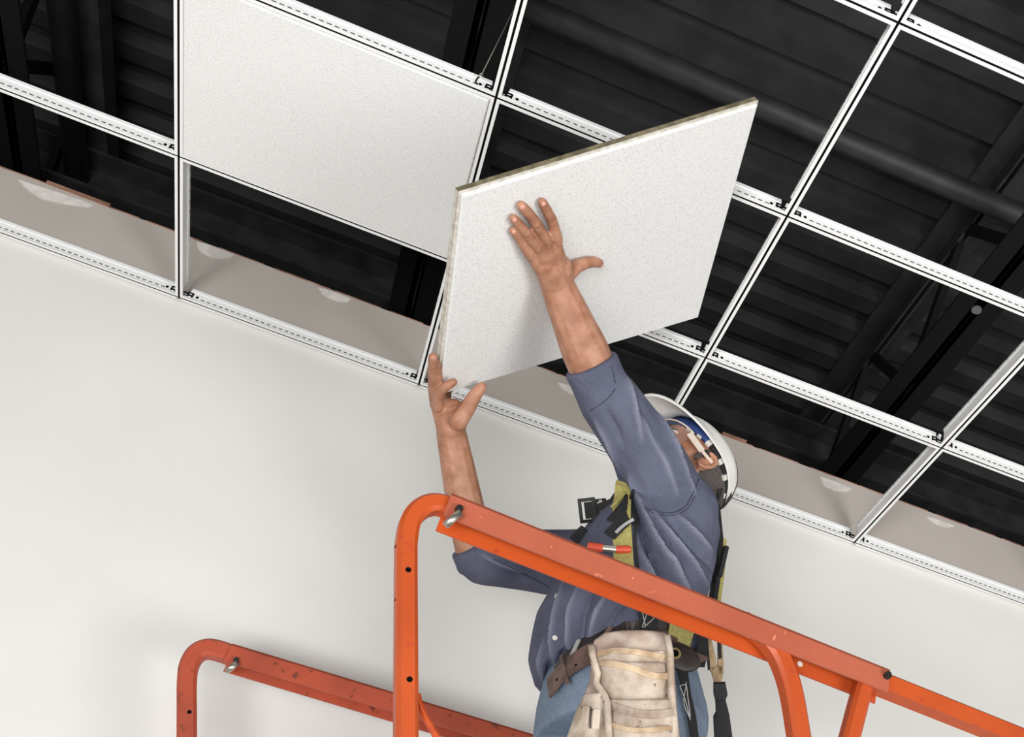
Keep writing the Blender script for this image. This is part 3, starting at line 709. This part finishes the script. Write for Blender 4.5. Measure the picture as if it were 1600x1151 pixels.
q = V * 26.0                                            # slight overall rumple
disp += .0011 * (np.sin(q[:, 0] * 1.3 + 2 * np.sin(q[:, 2] * .7)) + np.sin(q[:, 1] * 1.1 + q[:, 2] * 1.6 + 1.5 * np.sin(q[:, 0])))
setverts(sm, V + Nn * disp[:, None])
at_ = sm.attributes.new('outfit', 'FLOAT', 'POINT'); at_.data.foreach_set('value', np.clip(ridge_a, 0, .7).astype(np.float32))
_nt = M_shirt.node_tree; _b = _nt.nodes['Principled BSDF']; _src = _b.inputs['Base Color'].links[0].from_socket      # lighter colour mixed in along raised folds, so they read crisper
_at = _nt.nodes.new('ShaderNodeAttribute'); _at.attribute_name = 'outfit'; _mx = _nt.nodes.new('ShaderNodeMix'); _mx.data_type = 'RGBA'
_nt.links.new(_at.outputs['Fac'], _mx.inputs['Factor']); _nt.links.new(_src, _mx.inputs['A']); _mx.inputs['B'].default_value = lin(150, 153, 168); _nt.links.new(_mx.outputs['Result'], _b.inputs['Base Color'])
bv = bvh_of(sm)
place(sm, 'shirt', M_shirt, person)
def on_shirt(px, r, name, material, cord=True, wd=.01, off=.0005):
    b = cord_on(bv, px, r, off) if cord else strip_on(bv, px, wd, r, off)
    if b.v: return build(b, name, material, person, smooth=cord)
on_shirt([(985, 778), (1005, 792), (1030, 800), (1052, 802), (1072, 792), (1082, 772), (1092, 748), (1098, 725)], .0010, 'sleeve_seam', M_stitch)
on_shirt([(988, 783), (1006, 796), (1030, 804), (1053, 806), (1075, 796), (1086, 775)], .0007, 'sleeve_seam', M_stitch)
on_shirt([(922, 642), (938, 632), (953, 620), (961, 607)], .0010, 'cuff_seam', M_stitch)
on_shirt([(950, 558), (957, 578), (961, 598)], .0009, 'cuff_seam', M_stitch)
on_shirt([(770, 873), (800, 887), (830, 902), (856, 916)], .0009, 'sleeve_seam', M_stitch)
on_shirt([(990, 770), (1004, 820), (1014, 880)], .0009, 'placket_seam', M_stitch)
for u, v in ((869, 930), (867, 996)):
    h = hit(bv, u, v)
    if h: mb = MB(); disc(mb, h[0] - h[1] * .001, h[1], .0052, .003, 14); build(mb, 'button', M_rivet, person, bevel=.0008)

# jeans and boots
jn = MB()
jn.rings([ring(pelvis + A(-.005, .02, .10), .128, .155), ring(pelvis + A(.0, .01, .05), .140, .165), ring(pelvis + A(.005, 0, -.01), .145, .172), ring(pelvis + A(0, 0, -.07), .130, .170)])
jn.ellipsoid(pelvis + A(.07, -.05, -.02), A(.085, 0, 0), A(0, .09, 0), A(0, 0, .11)); jn.ellipsoid(pelvis + A(.07, .06, -.02), A(.085, 0, 0), A(0, .09, 0), A(0, 0, .11))
jn.chain([Lhip - Zv * .03, Lhip + (Lkn - Lhip) * .4, Lkn, Lan + Zv * .02], [.098, .090, .070, .062]); jn.chain([Rhip - Zv * .03, Rhip + (Rkn - Rhip) * .4, Rkn, Ran + Zv * .02], [.098, .090, .070, .062])
jm = remesh(jn, .006, 4); bj = bvh_of(jm); place(jm, 'jeans', M_jeans, person)
for an in (Lan, Ran):
    b = MB(); b.chain([an + Zv * .05, an - Zv * .035], [.058, .050]); b.chain([an - Fb * .03 - Zv * .045, an + Fb * .10 - Zv * .05, an + Fb * .17 - Zv * .055], [.042, .045, .034])
    me = remesh(b, .005, 3); V2 = verts(me); V2[:, 2] = np.maximum(V2[:, 2], FEET + .001); setverts(me, V2); place(me, 'boot', M_darkleather, person)

# ------------------------------------------------------------------ things the worker wears
def outfit(name, c, label, cat): return empty(name, c, label, cat)
# hard hat
hat = outfit('hard_hat', H(0, 0, .05), 'white hard hat with blue brow pad worn by the worker', 'hard hat')
def hat_ring(fr, bk, la, u, df=0.0, n=48, droop=0.0):
    R = []
    for i in range(n):
        t = 2 * math.pi * i / n; c, s = math.cos(t), math.sin(t)
        R.append(H((fr if c > 0 else bk) * c + df, la * s, u - droop * max(c, 0) ** 2))
    return R
u0 = .043
out = [hat_ring(.186, .106, .100, u0 - .004, droop=.016), hat_ring(.184, .105, .099, u0, droop=.014), hat_ring(.138, .104, .097, u0 + .008, droop=.003), hat_ring(.120, .104, .095, u0 + .018)]
for k in range(1, 9):
    a = k / 9 * math.pi / 2; out.append(hat_ring(.118 * math.cos(a) ** .8, .103 * math.cos(a) ** .8, .094 * math.cos(a) ** .8, u0 + .018 + .056 * math.sin(a)))
inn = [[p * .965 + H(0, 0, u0) * .035 - Uh * .0012 for p in r] for r in out]
mb = MB(); mb.rings(out, cap=False); kk = len(out[0]); mb.add(out[-1], [tuple(range(kk))])
build(mb, 'shell', M_hat, hat, smooth=True)
mb = MB(); mb.rings(inn[::-1], cap=False); mb.add(inn[-1], [tuple(range(kk - 1, -1, -1))]); mb.rings([inn[0], out[0]], cap=False); build(mb, 'shell_lining', M_hat, hat, smooth=True)
def band(t0, t1, fr, bk, la, ua, ub, th, k=26):
    R = []
    for i in range(k + 1):
        t = t0 + (t1 - t0) * i / k; c, s = math.cos(t), math.sin(t); f = fr if c > 0 else bk
        R.append([H(f * c, la * s, ua), H((f + th) * c, (la + th) * s, ua), H((f + th) * c, (la + th) * s, ub), H(f * c, la * s, ub)])
    m_ = MB(); m_.rings(R); return m_
build(band(-1.35, 1.35, .106, .100, .0835, u0 - .010, u0 + .022, .006), 'brow_pad', M_blue, hat, smooth=True, label='dark blue padded brow band')
build(band(1.35, 2 * math.pi - 1.35, .104, .104, .0830, u0 - .006, u0 + .014, .005), 'head_band', M_webblack, hat, smooth=True, label='black adjustable head band')
build(band(2.3, 2 * math.pi - 2.3, .096, .096, .0800, u0 - .030, u0 - .010, .005), 'nape_strap', M_webblack, hat, smooth=True)
for t in (.75, 1.05, 1.30, 1.75, 2.1, 2.55, -.75, -1.3, -2.1):
    c, s = math.cos(t), math.sin(t); p = H(.1000 * c, .0865 * s, u0 - .004)
    build(MB().obox(p, nrm(Fh * -s + Lh * c) * .006, nrm(Fh * c + Lh * s) * .004, Uh * .007), 'suspension_clip', M_clip, hat, bevel=.001)
for k in range(4):
    a = math.pi * k / 4 + .4; P = [H(.084 * math.cos(a) * math.cos(b), .074 * math.sin(a) * math.cos(b), u0 + .012 + .046 * math.sin(b)) for b in np.linspace(0, math.pi, 17)]
    mb = MB(); mb.tube(P, .003, 6); build(mb, 'crown_strap', M_webblack, hat)
# safety glasses
gl = outfit('safety_glasses', H(.09, 0, .015), 'clear safety glasses with pale temple arms on the worker\'s face', 'safety glasses')
for s in (-1, 1):
    R = []
    for i in range(13):
        t = .06 + (1.22 - .06) * i / 12; c, q = math.cos(t), math.sin(t)
        R.append([H(.005 + .112 * c ** .7, s * .074 * q, z) for z in (-.016, .030)] + [H(.003 + .112 * c ** .7, s * .0725 * q, z) for z in (.030, -.016)])
    mb = MB(); mb.rings(R); build(mb, 'lens', M_lens, gl, smooth=True)
    P0, P1, P2 = H(.066, s * .0735, .014), H(.020, s * .0815, .012), H(-.022, s * .0845, .020)
    mb = MB(); mb.bar(P0, P1, .003, .017, up=Uh); mb.bar(P1, P2, .003, .008, up=Uh); build(mb, 'temple_arm', M_frame, gl, bevel=.001)
    R = [H(.007 + .112 * math.cos(t) ** .7, s * .0745 * math.sin(t), .030) for t in np.linspace(.06, 1.22, 13)]
    mb = MB(); mb.tube(R, .0018, 6); build(mb, 'brow_rim', M_frame, gl, smooth=True)
    mb = MB(); mb.tube([H(.114, s * .006, .0), H(.110, s * .010, -.012)], .003, 8); build(mb, 'nose_pad', M_frame, gl, smooth=True)

# safety harness
bju = bvh_of(bpy.data.objects['jeans'].data); _sh = bpy.data.objects['shirt'].data; _je = bpy.data.objects['jeans'].data
_V = [tuple(A(*v.co) + ORG['person']) for v in _sh.vertices] + [tuple(A(*v.co) + ORG['person']) for v in _je.vertices]; _k = len(_sh.vertices)
both = BVHTree.FromPolygons(_V, [p.vertices[:] for p in _sh.polygons] + [tuple(_k + i for i in p.vertices) for p in _je.polygons])
har = outfit('safety_harness', at(1000, 840, 2.2), 'black and yellow fall harness strapped over the worker\'s shirt', 'harness')
def hstrip(px, wd, name, material, off=.005, th=.0013, bvh=None, **k):
    b = strip_on(bvh or bv, px, wd, th, off)
    if b.v: return build(b, name, material, har, **k)
hstrip([(977, 752), (973, 790), (973, 830), (975, 885), (978, 925)], .036, 'chest_strap', M_webyellow, off=.006, label='yellow chest strap')
hstrip([(990, 765), (990, 800), (992, 850), (996, 900)], .006, 'strap_border', M_webblack, off=.0075)
hstrip([(955, 842), (968, 828), (984, 812), (992, 798)], .030, 'cross_strap', M_webblack, off=.010, label='black cross strap')
hstrip([(958, 820), (970, 805), (982, 788), (986, 770)], .022, 'cross_strap', M_webblack, off=.011)
hstrip([(962, 800), (972, 786), (980, 772)], .008, 'yellow_edge', M_webyellow, off=.0135)
hstrip([(966, 838), (976, 826), (986, 818)], .006, 'thread_row', M_thread, off=.0125)
# steel buckle standing off the chest
bc = at(918, 797, 2.26); bx = nrm(RC[0] * .95 - RC[1] * .1 + RC[2] * .25); by = nrm(RC[1] + RC[0] * .12); bz = np.cross(bx, by)
def frame_ring(c, hx, hy, t, mb):
    for sx in (-1, 1): mb.obox(c + bx * sx * hx, bx * t, by * (hy + t), bz * .003)
    for sy in (-1, 1): mb.obox(c + by * sy * hy, bx * hx, by * t, bz * .003)
    return mb
build(frame_ring(bc, .014, .021, .0034, MB()), 'buckle', M_buckle, har, bevel=.0015, label='dark steel buckle frame')
build(frame_ring(bc + bx * .027, .009, .017, .003, MB()), 'buckle', M_buckle, har, bevel=.0012)
build(MB().obox(bc + bx * .003, bx * .0085, by * .0165, bz * .0016), 'buckle_webbing', M_webblack, har)
build(MB().obox(bc + bx * .027, bx * .003, by * .018, bz * .004), 'buckle_bar', M_chrome, har)
mb = MB(); mb.bar(bc + bx * .020, at(962, 784, 2.25), .020, .003, up=bz); build(mb, 'adjuster_strap', M_webblack, har)
mb = MB(); mb.bar(at(962, 784, 2.25), at(985, 752, 2.26), .026, .003, up=bz); build(mb, 'shoulder_strap', M_webblack, har)
mb = MB(); mb.bar(at(896, 845, 2.24), at(915, 826, 2.24), .022, .010, up=bz); build(mb, 'keeper_loop', M_webblack, har, bevel=.003)
# back strap along the spine
P = [at(1100, 770, 2.44), at(1117, 800, 2.42), at(1122, 850, 2.38), at(1119, 900, 2.34), at(1112, 950, 2.29), at(1098, 1000, 2.24)]
mb = MB(); ribbon(mb, P, [nrm(A(1, -.1, .1))] * len(P), .055, .004); build(mb, 'back_strap', M_webblack, har)
mb = MB(); ribbon(mb, [p + A(.004, -.022, 0) for p in P[2:5]], [nrm(A(1, -.1, .1))] * 3, .010, .005); build(mb, 'yellow_edge', M_webyellow, har)
mb = MB(); mb.bar(at(1117, 905, 2.32), at(1128, 858, 2.36), .010, .045, up=nrm(A(.2, -1, 0))); build(mb, 'ring_tab', M_webblack, har, bevel=.002)
# straps at the hip
hstrip([(1003, 930), (1008, 955), (1012, 985)], .034, 'waist_strap', M_webblack, off=.010, bvh=both)
for pa in ([(996, 940), (1005, 978)], [(1004, 938), (1018, 966)], [(1018, 966), (1002, 980)], [(1012, 944), (1000, 980)]):
    b = cord_on(both, pa, .0009, .0125)
    if b.v: build(b, 'thread_row', M_thread, har)
hstrip([(1040, 982), (1056, 986), (1074, 996)], .034, 'hip_pad', M_webyellow, off=.012, bvh=both, label='yellow hip pad')
hstrip([(1086, 990), (1090, 1010), (1088, 1030)], .030, 'hip_pad', M_webblack, off=.014, bvh=both)
hstrip([(1060, 1052), (1064, 1085), (1072, 1120), (1078, 1165)], .022, 'leg_strap', M_webblack, off=.012, bvh=both)
for pa in ([(1054, 1078), (1062, 1072), (1068, 1125), (1054, 1078)], [(1062, 1072), (1056, 1100), (1068, 1125)]):
    b = cord_on(both, pa, .0008, .0148)
    if b.v: build(b, 'thread_row', M_thread, har)

# trouser belt and tool belt
tb = outfit('trouser_belt', at(930, 1000, 2.1), 'dark leather trouser belt under the tail of the blue grey shirt', 'belt')
b = strip_on(both, [(872, 1052), (886, 1032), (905, 1015), (930, 1000), (955, 991), (985, 984), (1015, 982), (1045, 986), (1075, 996)], .032, .002, .006)
build(b, 'strap', M_darkleather, tb)
for u, v in ((905, 1018), (952, 993)):
    b = strip_on(both, [(u - 5, v + 11), (u, v), (u + 5, v - 12)], .009, .0015, .011)
    if b.v: build(b, 'belt_loop', M_thread if u < 920 else M_leather, tb)
lt = outfit('tool_belt', at(900, 1050, 2.1), 'wide scuffed brown leather tool belt carrying the cream pouch', 'tool belt')
b = strip_on(both, [(868, 1078), (880, 1062), (898, 1046), (920, 1031), (950, 1020), (985, 1012), (1020, 1008), (1050, 1010), (1075, 1016), (1090, 1024)], .046, .0026, .013)
build(b, 'strap', M_leather, lt)
b = strip_on(both, [(889, 1032), (893, 1052), (898, 1072)], .008, .002, .0175)
if b.v: build(b, 'keeper', M_leather, lt)
for u, v in ((881, 1066), (908, 1047)):
    h = hit(both, u, v)
    if h: mb = MB(); disc(mb, h[0] + h[1] * .0150, h[1], .0026, .0012, 10); build(mb, 'punched_hole', M_black, lt)
h = hit(both, 1058, 1034)
if h:
    hn = nrm(h[1] * .6 + nrm(-ray(1058, 1034)) * .6); c = h[0] + hn * .022
    sx_ = nrm(np.cross(Zv, hn)); sy_ = np.cross(hn, sx_)
    build(MB().ellipsoid(c, sx_ * .036, sy_ * .026, hn * .007, 24, 8), 'holster_flap', M_darkleather, lt, smooth=True, label='black oval leather flap')
    g0 = c + hn * .006 - sx_ * .014
    for r_, m_, o_ in ((.0105, M_brass, 0.0), (.0062, M_black, .0018)):
        mb = MB(); disc(mb, g0 + hn * o_, hn, r_, .002, 20); build(mb, 'grommet', m_, lt)

# cream suede tool pouch
def slab(rows, thick, bulge, cols=14, dd=None):
    """rows: (v, left u, right u, distance); front surface bulges, closed at the back"""
    F, Bk = [], []
    for v, a, b, d in rows:
        fr, bk = [], []
        for i in range(cols + 1):
            t = i / cols; u = a + (b - a) * t; k = math.sin(math.pi * t) ** .55
            fr.append(at(u, v, d - bulge * k - (dd(u, v) if dd else 0))); bk.append(at(u, v, d + thick))
        F.append(fr); Bk.append(bk)
    R = [f + b[::-1] for f, b in zip(F, Bk)]
    return MB().rings(R)
po = outfit('tool_pouch', at(985, 1070, 1.93), 'cream suede tool pouch with tan pocket edges on the worker\'s hip', 'tool pouch')
fine = lambda rows: [(a[0] + (b[0] - a[0]) * k / 6, a[1] + (b[1] - a[1]) * k / 6, a[2] + (b[2] - a[2]) * k / 6, a[3] + (b[3] - a[3]) * k / 6) for a, b in zip(rows[:-1], rows[1:]) for k in range(6)] + [rows[-1]]
wob = lambda u, v: .0022 * math.sin(u * .11 + v * .05) + .0020 * math.sin(v * .13 - u * .04)
back = slab(fine([(984, 975, 1012, 1.955), (988, 945, 1040, 1.955), (1000, 928, 1049, 1.955), (1030, 924, 1053, 1.95), (1060, 922, 1055, 1.945), (1100, 908, 1057, 1.915), (1150, 890, 1062, 1.895), (1185, 884, 1066, 1.885)]), .03, .012, dd=wob)
def pplace(mb, name, material, vox=.0035, sm_=3, label=None):
    me = remesh(mb, vox, sm_); bvp = bvh_of(me); o = place(me, name, material, po)
    if label: o['label'] = label
    return bvp
pplace(back, 'back_panel', M_suedegrey, label='soiled grey upper panel')
p1 = slab(fine([(1016, 934, 1046, 1.945), (1028, 932, 1048, 1.945), (1060, 930, 1050, 1.938), (1088, 936, 1050, 1.936), (1108, 950, 1048, 1.938)]), .03, .026, dd=wob)
b1 = pplace(p1, 'front_pocket', M_suede)
p2 = slab(fine([(1034, 938, 1042, 1.935), (1042, 936, 1044, 1.933), (1070, 938, 1046, 1.926), (1094, 944, 1047, 1.926), (1112, 955, 1046, 1.930)]), .03, .030, dd=wob)
b2 = pplace(p2, 'front_pocket', M_suede)
p3 = slab(fine([(1092, 944, 1052, 1.912), (1112, 950, 1054, 1.90), (1150, 950, 1056, 1.88), (1185, 946, 1060, 1.87)]), .03, .030, dd=wob)
b3 = pplace(p3, 'lower_pocket', M_suede)
p4 = slab(fine([(1082, 914, 950, 1.915), (1110, 900, 952, 1.90), (1150, 886, 953, 1.885), (1185, 878, 954, 1.875)]), .03, .020, cols=10, dd=wob)
b4 = pplace(p4, 'side_pocket', M_suede)
allp = [b4, b3, b2, b1]
def pouch_strip(bvh, px, wd, name, material, off=.003, th=.0018):
    b = strip_on(bvh, px, wd, th, off)
    if b.v: build(b, name, material, po, bevel=.0008)
pouch_strip(b1, [(936, 1022), (960, 1017), (990, 1018), (1020, 1022), (1044, 1028)], .010, 'pocket_edge', M_suedetrim)
pouch_strip(b2, [(940, 1036), (962, 1037), (985, 1042), (1005, 1050), (1022, 1057), (1040, 1056)], .011, 'pocket_edge', M_suedetrim)
pouch_strip(b3, [(946, 1096), (962, 1104), (985, 1113), (1010, 1117), (1035, 1116), (1050, 1112)], .013, 'pocket_edge', M_suedegrey)
pouch_strip(b3, [(952, 1130), (980, 1140), (1010, 1142), (1046, 1138)], .008, 'pocket_edge', M_suedetrim)
mb = MB(); mb.tube([at(924, 1008, 1.938), at(927, 1030, 1.930), at(934, 1052, 1.925), at(932, 1068, 1.922), at(944, 1085, 1.900), at(949, 1100, 1.885), at(951, 1150, 1.86), at(951, 1180, 1.85)], .0062, 10); build(mb, 'edge_piping', M_suede, po, smooth=True)
mb = MB(); mb.tube([at(1042, 992, 1.94), at(1047, 1020, 1.928), at(1048, 1060, 1.92), at(1050, 1090, 1.905), at(1053, 1120, 1.89), at(1056, 1180, 1.86)], .0062, 10); build(mb, 'edge_piping', M_suede, po, smooth=True)
for pa in ([(918, 1106), (917, 1120), (915, 1134)], [(932, 1110), (931, 1124), (929, 1138)]):
    pouch_strip(b4, pa, .0125, 'tool_loop', M_suede, off=.0055, th=.0022)
for pa in ([(912, 1106), (924, 1106)], [(926, 1110), (938, 1111)], [(924.5, 1108), (922, 1138)]):
    b = cord_on(b4, pa, .0013, .0030)
    if b.v: build(b, 'loop_gap', M_darkleather, po)  # dark cords stand for the shade in the loops' slots and gaps
for bvx, u, v in ((b4, 910, 1106), (b1, 1043, 1078), (b3, 1046, 1142), (b4, 896, 1112)):
    h = hit(bvx, u, v)
    if h: mb = MB(); disc(mb, h[0] - h[1] * .0005, h[1], .0035, .0028, 14); build(mb, 'rivet', M_rivet, po, bevel=.0007)

# marker clipped across the chest
h = hit(bv, 962, 858); dmk = (h[0] - CAM) @ RC[2] - .020 if h else 2.15
mk = outfit('marker_pen', at(955, 857, dmk), 'red orange marker pen with silver band clipped across the yellow strap', 'marker')
build(MB().tube([at(918, 853, dmk), at(942, 856, dmk)], .0078, 14), 'barrel', M_red, mk, smooth=False)
build(MB().tube([at(942, 856, dmk), at(963, 858, dmk)], .0066, 14), 'silver_band', M_chrome, mk, smooth=False)
build(MB().tube([at(963, 858, dmk), at(982, 858, dmk), at(986, 858, dmk)], [.0074, .0074, .005], 14), 'cap', M_red, mk, smooth=False)

# lanyard hanging behind the hip
ld = 2.16
la = outfit('lanyard', at(1120, 1050, ld), 'black lanyard with bronze snap hook hanging from the back of the harness', 'lanyard')
def plate(px, d, th, name, material, par=la):
    P = [at(u, v, d) for u, v in px]; mb = MB().prism(P, RC[2] * th); return build(mb, name, material, par, bevel=.0012)
plate([(1100, 950), (1109, 950), (1112, 1000), (1119, 1030), (1119, 1045), (1110, 1050), (1104, 1030)], ld, .010, 'hook_body', M_bronze)
plate([(1118, 955), (1126, 960), (1131, 1040), (1128, 1056), (1121, 1052), (1121, 1010)], ld, .010, 'hook_gate', M_bronze)
plate([(1110, 1040), (1129, 1040), (1131, 1052), (1127, 1066), (1116, 1066), (1112, 1055)], ld, .011, 'hook_eye', M_bronze)
plate([(1100, 985), (1105, 985), (1110, 1045), (1106, 1048)], ld - .006, .006, 'gate_shadow_bar', M_webblack)  # black bars stand for the shadow in the hook's slots
plate([(1120, 985), (1125, 985), (1128, 1028), (1123, 1030)], ld - .006, .006, 'gate_shadow_bar', M_webblack)
plate([(1115, 1068), (1134, 1068), (1137, 1085), (1133, 1096), (1118, 1096), (1115, 1085)], ld - .006, .022, 'webbing_loop', M_webblack)
plate([(1118, 1094), (1134, 1094), (1140, 1118), (1150, 1190), (1118, 1190), (1115, 1124), (1119, 1116)], ld - .010, .030, 'shock_pack', M_rubber)

# small tool hanging at the front of the hip
tl = outfit('hand_tool', at(862, 1110, 2.18), 'black handled hand tool with red tip hanging beside the jeans', 'hand tool')
me = remesh(MB().chain([at(872, 1080, 2.17), at(866, 1110, 2.17), at(861, 1150, 2.16), at(859, 1190, 2.15)], [.006, .009, .011, .009]), .003, 2)
place(me, 'handle', M_webblack, tl)
build(MB().ellipsoid(at(853, 1137, 2.15), RC[0] * .007, RC[1] * .012, RC[2] * .007, 14, 8), 'red_tip', M_red, tl, smooth=True)
